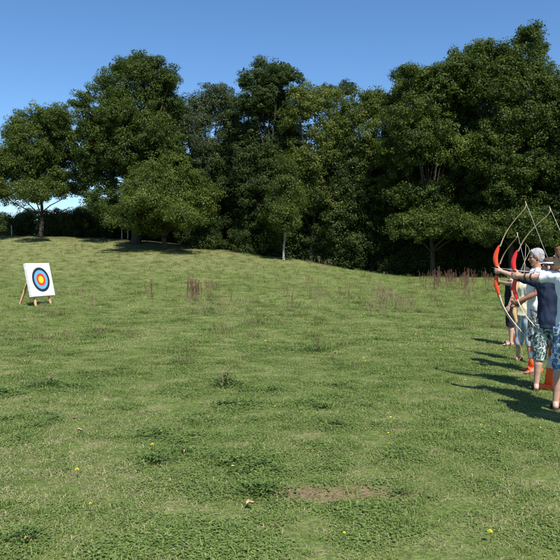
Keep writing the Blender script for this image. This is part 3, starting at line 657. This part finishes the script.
# ------------------------------------------------------------------ archery target
def target():
    bx, by = at(39.5, 23.6); z0 = gz(bx, by)
    ang = R(69)                       # face normal swings from -Y toward +X
    e = empty('archery_target', (bx, by, z0), ang)
    tilt = R(-13); rot = Matrix.Rotation(tilt, 3, 'X'); hw = .585; c = Vector((0, 0, .87))
    b = MB(); b.box(c, (hw, .055, hw), rot, 0)
    o = b.build('board', M['white_board'], e, False); bv = o.modifiers.new('b', 'BEVEL'); bv.width = .008; bv.segments = 2
    for s in (-1, 1): ed = MB(); ed.box(c+rot @ Vector((s*(hw+.002), .004, 0)), (.003, .048, hw-.01), rot); ed.build('board_edge', M['foam_edge'], e, False)
    p = MB(); fr = -.055
    p.box(c+rot @ Vector((0, fr-.003, 0)), (.57, .0015, .57), rot, 0)
    rings = [(.430, .335, 1), (.335, .225, 2), (.225, .125, 3), (.125, 0, 4)]
    n = 64
    for (ro, ri, mi) in rings:
        vs = []; 
        for k in range(n):
            a_ = 2*math.pi*k/n; vs += [c+rot @ Vector((ro*math.cos(a_), fr-.007, ro*math.sin(a_))), c+rot @ Vector((ri*math.cos(a_), fr-.007, ri*math.sin(a_)))]
        if ri > 0: p.add(vs, [(2*k, (2*k+2) % (2*n), (2*k+3) % (2*n), 2*k+1) for k in range(n)], mi)
        else: p.add(vs[::2], [tuple(range(n))], mi)
    p.build('target_face', [M['r_white'], M['r_black'], M['r_blue'], M['r_red'], M['r_gold']], e, False)
    for s in (-1, 1):
        m_ = MB(); a0 = Vector((s*.40, -.20, -.05)); a1 = Vector((s*.26, .27, 1.38))
        d = (a1-a0); q = d.to_track_quat('Z', 'Y').to_matrix(); m_.box((a0+a1)/2+Vector((0, .02, 0)), (.035, .028, d.length/2), q); m_.build('leg', M['pine'], e, False)
    m_ = MB(); a0 = Vector((0, .88, -.05)); a1 = Vector((0, .30, 1.32)); d = a1-a0; m_.box((a0+a1)/2, (.04, .028, d.length/2), d.to_track_quat('Z', 'Y').to_matrix()); m_.build('leg', M['pine'], e, False)
    m_ = MB(); m_.box((0, -.085, .30), (.50, .05, .022)); m_.build('ledge', M['pine'], e, False)
    m_ = MB(); m_.box((0, .29, 1.28), (.31, .02, .035)); m_.build('crossbar', M['pine'], e, False)
    tag(e, 'square white archery target with coloured rings on a wooden easel', 'archery target')
target()

# ------------------------------------------------------------------ traffic cones
def cone_thing(x, y, h, label):
    e = empty('traffic_cone', (x, y, gz(x, y)+.004)); k = h
    b = MB(); s = .17*k+.05
    b.loft([((0,0,0), s*1.15, s*1.15), ((0,0,.03), s*1.15, s*1.15)], 4)
    b.loft([((0,0,.0301), s*.66, s*.66), ((0,0,.05), s*.58, s*.58)], 20)
    o = b.build('base', M['cone'], e, False)
    def rad(z): return s*.56*(1-z/h)+.022*(z/h)+.0
    b = MB(); zs = [.045, h*.3, h*.6, h]; b.tube([(0,0,z) for z in zs], [rad(z) for z in zs], 24); b.ball((0,0,h), (.022,.022,.012), 12); b.build('body', M['cone'], e)
    for (z0, z1) in ((h*.36, h*.56), (h*.76, h*.88)):
        b = MB(); b.tube([(0,0,z0), (0,0,z1)], [rad(z0)+.003, rad(z1)+.003], 24, cap=True); b.build('reflective_band', M['cone_band'], e)
    tag(e, label, 'traffic cone', 'orange cones behind the shooting line')
def conepx(u_, v_, h, label):
    Yd = 1122/(v_-HV); x, y = at(u_, Yd); cone_thing(x, y, h, label)
conepx(517.5, 345.5, .46, 'small orange cone beside the legs of the farthest archer in black shorts')
conepx(534, 372, .50, 'orange cone between the pale denim legs and the camouflage shorts')
conepx(553.5, 390, .72, 'largest orange cone with white bands right of the floral shorts')

# ------------------------------------------------------------------ people
def hand(mb, wr, d, n, up, curl, s=1.0, spread=.10, thumb_curl=.5):
    """wrist, finger direction, palm normal, side of the index finger"""
    wr = Vector(wr); d = Vector(d).normalized(); n = Vector(n); n = (n-d*n.dot(d)).normalized(); up = Vector(up); up = (up-d*up.dot(d)-n*up.dot(n)).normalized()
    rot = Matrix((d, up, n)).transposed()
    mb.ball(wr+d*.045*s, (.054*s, .042*s, .016*s), 14, rot); mb.rcone(wr-d*.01, wr+d*.03*s, .024*s, .026*s)
    mb.ball(wr+d*.022*s+up*.022*s+n*.007*s, (.034*s, .019*s, .016*s), 10, rot)
    for i, (L, off) in enumerate(((.072, .029), (.080, .0095), (.074, -.010), (.058, -.028))):
        b = wr+d*(.082-.003*abs(i-1))*s+up*off*s; cd = (d+up*(spread*(1.3-i)*.5)).normalized(); r0 = (.0092 if i < 3 else .0082)*s
        mb.rcone(wr+d*.05*s+up*off*.85*s, b, .012*s, r0, 8)
        a_ = curl*(.8+.07*i)
        for j, (fr, ca) in enumerate(((.45, .55), (.32, 1.0), (.23, .75))):
            cd = (Matrix.Rotation(a_*ca, 3, up) @ cd) if False else (cd*math.cos(a_*ca)+n*math.sin(a_*ca) if j == 0 else None) or cd
            if j == 0: cur = a_*ca; base_d = (d+up*(spread*(1.3-i)*.5)).normalized()
            else: cur += a_*ca
            cd = base_d*math.cos(cur)+n*math.sin(cur); e_ = b+cd*L*fr*s; mb.rcone(b, e_, r0*(1-.08*j), r0*(1-.08*(j+1)), 8); b = e_
    t0 = wr+d*.025*s+up*.03*s+n*.006*s; t1 = t0+(d*.6+up*.75+n*.35*thumb_curl).normalized()*.036*s; t2 = t1+(d*.85+up*.25+n*.6*thumb_curl).normalized()*.03*s; t3 = t2+(d*.9-up*.05+n*.9*thumb_curl).normalized()*.024*s
    mb.rcone(t0, t1, .014*s, .0115*s, 8); mb.rcone(t1, t2, .0115*s, .010*s, 8); mb.rcone(t2, t3, .010*s, .0085*s, 8)

def person(x, y, rz, H, J, mats, label, headyaw=math.pi/2, female=False, shirt_low=.86, short_to=.50, sleeve=.55, long_hair=False, beer=0, pant_r=1.0, group='archers lined up on the shooting line', headpitch=0, fabric_mod=None):
    """local frame: chest to +Y, left side to -X; headyaw turns the face from +Y toward -X"""
    s = H/1.75; S = lambda v: Vector(v)*s
    e = None
    body = MB()
    sw = .93 if female else 1.0
    for sd in ('L', 'R'):
        sg = -1 if sd == 'L' else 1
        hip = S((sg*.095, 0, .90)); kn = S(J['knee'+sd]); an = S(J['ank'+sd]); toe = Vector(J['toe'+sd]).normalized()
        body.rcone(hip, hip.lerp(kn, .5), .088*s, .073*s, 16); body.rcone(hip.lerp(kn, .5), kn, .073*s, .055*s, 16)
        back_ = Vector((0, -.018, 0))*s
        cal = kn.lerp(an, .33)+back_; body.rcone(kn, cal, .052*s, .057*s, 14); body.rcone(cal, kn.lerp(an, .7)+back_*.4, .056*s, .040*s, 14); body.rcone(kn.lerp(an, .7)+back_*.4, an, .040*s, .034*s, 12)
        he = Vector((an.x, an.y, .035*s))-toe*.03*s; body.rcone(an, he, .036*s, .033*s, 12)
        ball = Vector((an.x, an.y, .028*s))+toe*.13*s; body.rcone(an+toe*.01-Vector((0,0,.02*s)), ball, .034*s, .026*s, 12); body.rcone(he, ball, .032*s, .025*s, 12)
        side = Vector((toe.y, -toe.x, 0))
        for k, (o_, L_) in enumerate(((-.028, .050), (-.011, .054), (.004, .050), (.018, .044), (.030, .036))):
            p0 = ball+side*(o_*sg*-1*-1)*s; body.rcone(p0, p0+toe*L_*s-Vector((0, 0, .012*s)), .0125*s, .0095*s, 8)
        sh = S(J['sh'+sd]); elb = S(J['elb'+sd]); wr = S(J['wr'+sd])
        body.rcone(sh, sh.lerp(elb, .45), .052*s*sw, .045*s*sw, 14); body.rcone(sh.lerp(elb, .45), elb, .045*s*sw, .037*s*sw, 14)
        body.rcone(elb, elb.lerp(wr, .3), .037*s*sw, .040*s*sw, 14); body.rcone(elb.lerp(wr, .3), wr, .040*s*sw, .0255*s*sw, 12)
        dd, nn_, uu_, cc = J['hand'+sd]; hand(body, wr, dd, nn_, uu_, cc, s*sw)
    tors = [((0,.0,.84), .10, .08), ((0,0,.88), .155, .105), ((0,0,.95), .165, .112), ((0,.005,1.03), .148, .103), ((0,.01,1.10), .138 if not female else .125, .098), ((0,.01,1.20), .150, .105), ((0,.01,1.30), .168, .113), ((0,.0,1.38), .180*sw, .108), ((0,-.005,1.43), .165*sw, .088), ((0,-.008,1.465), .10, .07), ((0,-.005,1.49), .062, .06)]
    tors = [(c, a_*(1+beer*math.exp(-((c[2]-1.05)/.15)**2)), b_*(1+1.6*beer*math.exp(-((c[2]-1.05)/.15)**2))) for c, a_, b_ in tors]
    body.loft([(S(c), a_*s, b_*s) for c, a_, b_ in tors], 24)
    for sd in ('L', 'R'):
        sh = S(J['sh'+sd]); body.rcone(S((0, 0, 1.40)), sh, .075*s, .056*s, 14)
    hc = S(J['head']); hs = .97*s if female else s
    body.rcone(S((0, -.005, 1.44)), hc-Vector((0, 0, .07))*hs, .058*s*sw, .054*s*sw, 16)
    HR = Matrix.Rotation(headyaw, 3, 'Z') @ Matrix.Rotation(headpitch, 3, 'X')
    hp = lambda v: hc+HR @ (Vector(v)*hs)
    body.ball(hp((0, -.012, .035)), (.077*hs, .096*hs, .088*hs), 24, HR)          # skull
    body.ball(hp((0, .030, -.030)), (.060*hs, .062*hs, .078*hs), 20, HR)           # face
    body.rcone(hp((0, .062, -.092)), hp((0, .050, -.085)), .024*hs, .032*hs)       # chin
    for q in (-1, 1):
        body.rcone(hp((q*.048, .0, -.060)), hp((q*.018, .062, -.088)), .022*hs, .019*hs)   # jaw
        body.ball(hp((q*.036, .066, -.022)), (.022*hs,.018*hs,.018*hs), 12, HR)    # cheek
        body.ball(hp((q*.030, .078, .020)), (.026*hs,.012*hs,.009*hs), 12, HR)     # brow
        body.ball(hp((q*.079, -.006, -.008)), (.010*hs,.020*hs,.031*hs), 12, HR)   # ear
    body.rcone(hp((0, .084, .012)), hp((0, .108, -.024)), .008*hs, .0125*hs)       # nose
    for q in (-1, 1): body.ball(hp((q*.011, .098, -.028)), .009*hs, 10)
    body.rcone(hp((-.016, .086, -.052)), hp((.016, .086, -.052)), .008*hs, .008*hs)
    o = body.remesh('person', M[mats['skin']], .0058, None, 3)
    o.location = (x, y, gz(x, y)+.006); o.rotation_euler = (0, 0, rz)
    tag(o, label, 'person', group)
    ey = MB()
    for q in (-1, 1): ey.ball(hp((q*.030, .0865, .004)), (.011*hs, .006*hs, .0065*hs), 12, HR)
    ey.build('eyes', M['eye'], o)
    lp = MB(); lp.ball(hp((0, .0945, -.052)), (.022*hs, .0045*hs, .0065*hs), 12, HR); lp.build('lips', M['lips'], o)
    # hair
    h = MB()
    h.ball(hp((0, -.020, .046)), (.084*hs, .100*hs, .090*hs), 22, HR); h.ball(hp((0, -.050, -.01)), (.074*hs, .066*hs, .075*hs), 18, HR)
    h.ball(hp((0, .035, .088)), (.060*hs, .050*hs, .036*hs), 16, HR)
    for q in (-1, 1): h.ball(hp((q*.070, .010, .035)), (.016*hs, .034*hs, .045*hs), 12, HR)
    if long_hair:
        h.rcone(hp((0, -.085, .03)), hp((0, -.125, -.01)), .028*hs, .032*hs); h.rcone(hp((0, -.125, -.01)), hp((0, -.12, -.16)), .034*hs, .016*hs)
    h.remesh('hair', M[mats['hair']], .009, o, 2, .006, 60)
    # shirt
    t = MB(); ez = .016
    lo = [(c, a_, b_) for c, a_, b_ in tors if c[2] > shirt_low+.02 and c[2] < 1.47]
    a0 = lo[0]; secs = [((0, 0, shirt_low), max(a0[1], .168), max(a0[2], .122))]+lo
    secs = [(S(c), max(a_, .155 if c[2] < 1.3 else 0)*s+ez*(1 if c[2] < 1.44 else .4), max(b_, .115 if c[2] < 1.3 else 0)*s+ez*(1 if c[2] < 1.44 else .4)) for c, a_, b_ in secs]
    t.loft(secs, 28)
    for sd in ('L', 'R'):
        sh = S(J['sh'+sd]); elb = S(J['elb'+sd]); wr = S(J['wr'+sd]); t.rcone(S((0, 0, 1.385)), sh, .088*s, .066*s, 14)
        if sleeve <= 1: en = sh.lerp(elb, sleeve); t.tube([sh.lerp(elb, -.02), sh.lerp(elb, sleeve*.5), en], [.066*s, .067*s, .068*s], 18)
        else:
            en = elb.lerp(wr, sleeve-1); t.rcone(sh, elb, .064*s, .052*s, 16); t.tube([elb, en], [.052*s, .046*s], 16)
    t.remesh('shirt', M[mats['shirt']], .009, o, 3, .017, 9)
    # shorts / trousers
    p = MB(); top = max(shirt_low+.03, .95)
    p.loft([(S((0, 0, .80)), .13*s, .10*s), (S((0, 0, .85)), .172*s, .122*s), (S((0, 0, .93)), .176*s, .124*s), (S((0, 0, 1.0)), .160*s, .116*s)], 24)
    for sd in ('L', 'R'):
        sg = -1 if sd == 'L' else 1; hip = S((sg*.09, 0, .88)); kn = S(J['knee'+sd]); an = S(J['ank'+sd])
        if short_to > J['knee'+sd][2]:
            f = (J['knee'+sd][2]-short_to)/(J['knee'+sd][2]-.88); en = kn.lerp(hip, f); p.tube([hip, hip.lerp(en, .4), en], [.108*s*pant_r, .104*s*pant_r, .098*s*pant_r], 20)
        else:
            f = (J['knee'+sd][2]-short_to)/(J['knee'+sd][2]-J['ank'+sd][2]); en = kn.lerp(an, f); p.tube([hip, hip.lerp(kn, .5), kn, en], [.108*s*pant_r, .100*s*pant_r, .086*s*pant_r, .080*s*pant_r], 20)
    p.remesh('trousers' if short_to < .4 else 'shorts', M[mats['legs']], .009, o, 2, .014, 10)
    # sandals
    for sd in ('L', 'R'):
        an = S(J['ank'+sd]); toe = Vector(J['toe'+sd]).normalized(); so_ = MB(); q = Matrix((toe, Vector((-toe.y, toe.x, 0)), Vector((0, 0, 1)))).transposed()
        so_.ball(Vector((an.x, an.y, 0))+toe*.055*s, (.145*s, .048*s, .013), 16, q)
        for st in (.02, .12):
            c0 = Vector((an.x, an.y, 0))+toe*st*s; sdv = Vector((-toe.y, toe.x, 0)); hgt = .078 if st < .1 else .055
            so_.tube([c0-sdv*.046*s, c0-sdv*.036*s+Vector((0,0,hgt*.7)), c0+Vector((0,0,hgt)), c0+sdv*.036*s+Vector((0,0,hgt*.7)), c0+sdv*.046*s], .009, 6)
        so_.build('sandal', M[mats.get('shoe', 'sole')], o)
    o['_s'] = s
    return o

def pose_draw(spread=.19, arm=.0, lift=0.0, dl=0.0, lean=0.0):
    """left arm straight to -X, right hand at the chin"""
    z = 1.425
    return dict(kneeL=(-spread*.78, .01, .49), kneeR=(spread*.78, .01, .49), ankL=(-spread, 0, .075), ankR=(spread, 0, .075), toeL=(-.35, 1, 0), toeR=(.15, 1, 0),
        shL=(-.175, .02, z), elbL=(-.175-.265+arm*.3, .035, z+.005+lift*.5), wrL=(-.175-.50+arm, .055, z+.03+lift),
        shR=(.165, -.01, z+.01), elbR=(.36, .02, z+.085), wrR=(.125, .115, z+.055+dl),
        handL=((-1, .12, .03), (.1, 1, 0), (0, 0, 1), 1.15), handR=((-1, -.05, 0), (0, -1, 0), (0, 0, 1), 1.25), head=(-.015-lean, .0, 1.625))
def pose_hold():
    """looking at the targets (+Y here), both forearms forward and down holding a bow"""
    return dict(kneeL=(-.11, .03, .49), kneeR=(.12, .02, .49), ankL=(-.13, 0, .075), ankR=(.14, -.03, .075), toeL=(-.2, 1, 0), toeR=(.3, 1, 0),
        shL=(-.19, .01, 1.42), elbL=(-.235, .045, 1.13), wrL=(-.16, .26, 1.02), shR=(.19, .01, 1.42), elbR=(.24, .03, 1.13), wrR=(.10, .22, .96),
        handL=((.35, 1, -.35), (1, -.3, .2), (0, .2, 1), 1.0), handR=((-.35, 1, -.3), (-1, -.3, .2), (0, .2, 1), .8), head=(0, .02, 1.625))
def pose_stand():
    return dict(kneeL=(-.10, .01, .49), kneeR=(.11, .02, .49), ankL=(-.11, 0, .075), ankR=(.14, -.01, .075), toeL=(-.2, 1, 0), toeR=(.3, 1, 0),
        shL=(-.19, .0, 1.42), elbL=(-.25, -.02, 1.13), wrL=(-.23, .07, .89), shR=(.19, .0, 1.42), elbR=(.25, -.02, 1.13), wrR=(.23, .08, .89),
        handL=((.1, .15, -1), (1, .1, 0), (0, 1, 0), .45), handR=((-.1, .15, -1), (-1, .1, 0), (0, 1, 0), .45), head=(0, .01, 1.625))

def bow(loc, rz, riser, limb, nock=None, k=1.0, label='', tilt=(0, 0), drawn=True, deep=1.0):
    """grip at the origin, belly toward +X, target toward -X"""
    e = empty('recurve_bow', loc, rz); e.rotation_euler = (tilt[0], tilt[1], rz)
    if drawn: up_ = [(.055,.30),(.10,.40),(.18,.52),(.29,.635),(.38,.715),(.43,.765),(.445,.81),(.435,.85)]
    if drawn: up_ = [((a_-.05)*deep+.05, b_) for a_, b_ in up_]
    else: up_ = [(.035,.30),(.05,.42),(.085,.56),(.13,.68),(.155,.75),(.15,.80),(.12,.85),(.095,.875)]
    r = MB(); rp = [(.05,-.31),(.030,-.24),(.0,-.16),(.010,-.09),(.030,-.03),(.030,.03),(.006,.08),(-.012,.16),(.010,.25),(.05,.33)]
    rw = [.018,.026,.033,.031,.022,.021,.031,.036,.030,.018]
    r.tube([(a_*k, 0, b_*k) for a_, b_ in rp], [w_*k*.95 for w_ in rw], 12, flat=(.5, (1, 0, 0)))
    ro = r.build('riser', M[riser], e, False); bv = ro.modifiers.new('b', 'SUBSURF'); bv.levels = bv.render_levels = 1
    gp = MB(); gp.tube([(.030*k, 0, -.055*k), (.034*k, 0, 0), (.030*k, 0, .045*k)], .0245*k, 12, flat=(.8, (1, 0, 0))); gp.build('grip', M['grip'], ro)
    tips = []
    for s in (1, -1):
        l = MB(); pts = [Vector((a_*k, 0, s*b_*k)) for a_, b_ in up_]
        fine = []
        for i in range(len(pts)-1):
            p0, p1, p2, p3 = pts[max(i-1, 0)], pts[i], pts[i+1], pts[min(i+2, len(pts)-1)]
            for q in range(4):
                t = q/4; fine.append(.5*((2*p1)+(p2-p0)*t+(2*p0-5*p1+4*p2-p3)*t*t+(3*p1-p0-3*p2+p3)*t**3))
        fine.append(pts[-1]); n = len(fine)
        l.tube(fine, [(.018*(1-.55*i/n))*k for i in range(n)], 8, flat=(.30, (0, 1, 0))); l.build('limb', M[limb], e); tips.append(fine[-3])
    st = MB(); nk = Vector(nock) if nock is not None else None
    if nk is not None: st.tube([tips[0], nk, tips[1]], .0016, 5)
    else: st.tube([tips[0], tips[1]], .0016, 5)
    st.build('string', M['string'], e); tag(e, label, 'bow', 'recurve bows of the archers'); return e
def arrow(p0, p1, label):
    e = empty('arrow', p0); d = Vector(p1)-Vector(p0); u_ = d.normalized(); a_ = MB(); a_.tube([(0,0,0), d], .0035, 6); a_.build('shaft', M['arrow_shaft'], e)
    f_ = MB(); s1 = u_.orthogonal().normalized()
    for q in range(3):
        sd = Matrix.Rotation(q*2.094, 3, u_) @ s1; b0 = u_*.03
        f_.add([b0, b0+u_*.075, b0+u_*.05+sd*.014, b0+sd*.014], [(0,1,2,3)])
    f_.build('fletching', M['fletch'], e, False)
    t_ = MB(); t_.tube([d, d+u_*.03], [.004, .001], 6); t_.build('point', M['leather'], e)
    tag(e, label, 'arrow', 'nocked arrows')
def arm_local(o, v):
    c, s_ = math.cos(o.rotation_euler.z), math.sin(o.rotation_euler.z); return Vector((o.location.x+c*v[0]-s_*v[1], o.location.y+s_*v[0]+c*v[1], o.location.z+v[2]))
def equip(o, J, riser, limb, k, lab, arrow_label, nock=True, deep=1.0):
    """bow in the left hand, nocked and drawn"""
    s = o['_s']; wr = Vector(J['wrL'])*s; d = Vector(J['handL'][0]).normalized()
    g_ = wr+d*.062*s+Vector((-.03*k, .036*s, -.0)); nk = Vector(J['wrR'])*s+Vector((-.112*s, -.012*s, .0))
    loc = arm_local(o, g_); rz = o.rotation_euler.z
    bw = bow(loc, rz, riser, limb, (nk.x-g_.x, nk.y-g_.y, nk.z-g_.z), k, lab, deep=deep)
    a0 = arm_local(o, nk); a1 = arm_local(o, (g_.x-.05, g_.y+.02, g_.z+.045)); 
    if arrow_label: arrow(a0, a1, arrow_label)
    return bw

# A1 farthest, black shorts
J = pose_stand(); x, y = at(511.5, 12.75)
person(x, y, R(75), 1.45, J, dict(skin='skin_fair', hair='hair_dark', shirt='black', legs='black'), 'farthest person in line, black shorts and bare legs beside a small cone', headyaw=0, short_to=.42)
# A2 pale denim
J = pose_draw(.15); x, y = at(525, 10.7)
o = person(x, y, R(-62), 1.50, J, dict(skin='skin_tan', hair='hair_dark', shirt='cream', legs='denim', shoe='redsole'), 'archer in cream shirt and three-quarter pale denim trousers aiming a bow', short_to=.30)
equip(o, J, 'riser_wood', 'limb', .95, 'smaller bow with wooden riser, drawn by the archer in pale denim', 'arrow nocked on the small wooden bow')
# A3 grey hair
J = pose_hold(); x, y = at(537.5, 9.65)
o = person(x, y, R(78), 1.76, J, dict(skin='skin_red', hair='hair_grey', shirt='white_cotton', legs='camo', shoe='redsole'), 'grey-haired man in white T-shirt and camouflage shorts holding his bow low', headyaw=R(8), short_to=.44, sleeve=.7, beer=.12, shirt_low=.78, headpitch=R(-6))
s = o['_s']; g_ = Vector(J['wrL'])*s+Vector(J['handL'][0]).normalized()*.062*s
loc = arm_local(o, g_+Vector((.03, 0, 0))); bow(loc, R(-12), 'riser_wood', 'limb', None, .95, 'undrawn bow held low by the grey-haired man', (0, R(3)), drawn=False)
# A4 navy shirt, visor
J = pose_draw(.17, 0, .11, .05); x, y = at(551, 8.3)
o = person(x, y, R(-38), 1.64, J, dict(skin='skin_fair', hair='hair_brown', shirt='navy', legs='board'), 'archer in navy shirt, white visor and floral knee shorts aiming a bow', short_to=.40, sleeve=1.25, long_hair=False, shirt_low=.84, pant_r=1.08)
o4 = o; equip(o, J, 'riser_orange', 'limb', 1.04, 'drawn bow with orange riser, foremost at the left, held by the navy-shirted archer', 'arrow nocked on the orange bow', deep=.80)
s = o['_s']; hc = Vector(J['head'])*s; v = MB(); HR = Matrix.Rotation(math.pi/2, 3, 'Z')
ringp = [hc+HR @ Vector((.084*math.cos(t), -.016+.101*math.sin(t), .052)) for t in [i*2*math.pi/24 for i in range(25)]]
v.tube(ringp, .011, 6, flat=(.35, (0, 0, 1))); v.ball(hc+HR @ Vector((0, .100, .048)), (.055, .048, .005), 14, HR); v.build('visor', M['white_cotton'], o)
# A5 white tee, nearest visible
J = pose_draw(.17, .08, -.03, 0, .10); x, y = at(574, 7.3)
o = person(x, y, R(-40), 1.78, J, dict(skin='skin_fair', hair='hair_auburn', shirt='white_cotton', legs='blue_board'), 'nearest archer, white T-shirt and blue printed shorts, cut by the photo edge', short_to=.42, sleeve=.75, pant_r=1.05)
equip(o, J, 'riser_red', 'limb', .91, 'drawn bow with red riser held by the archer in white T-shirt', 'arrow nocked on the red bow')
s = o['_s']; ag = MB(); el_ = Vector(J['elbL'])*s; wr = Vector(J['wrL'])*s
for t in (.22, .60): c0 = el_.lerp(wr, t); dd = (wr-el_).normalized(); ag.tube([c0-dd*.009, c0+dd*.009], (.0445-.010*t)*s, 14)
c0 = el_.lerp(wr, .4)+Vector((0, .03*s, 0)); ag.box(c0, (.085*s, .010, .024*s)); ag.build('arm_guard', M['leather'], o)
# A6 just out of frame
J = pose_stand(); o = person(3.06, 6.55, R(60), 1.76, J, dict(skin='skin_tan', hair='hair_dark', shirt='white_cotton', legs='black'), 'person standing just beyond the photo edge whose shadow lies in the corner', headyaw=0, short_to=.45)
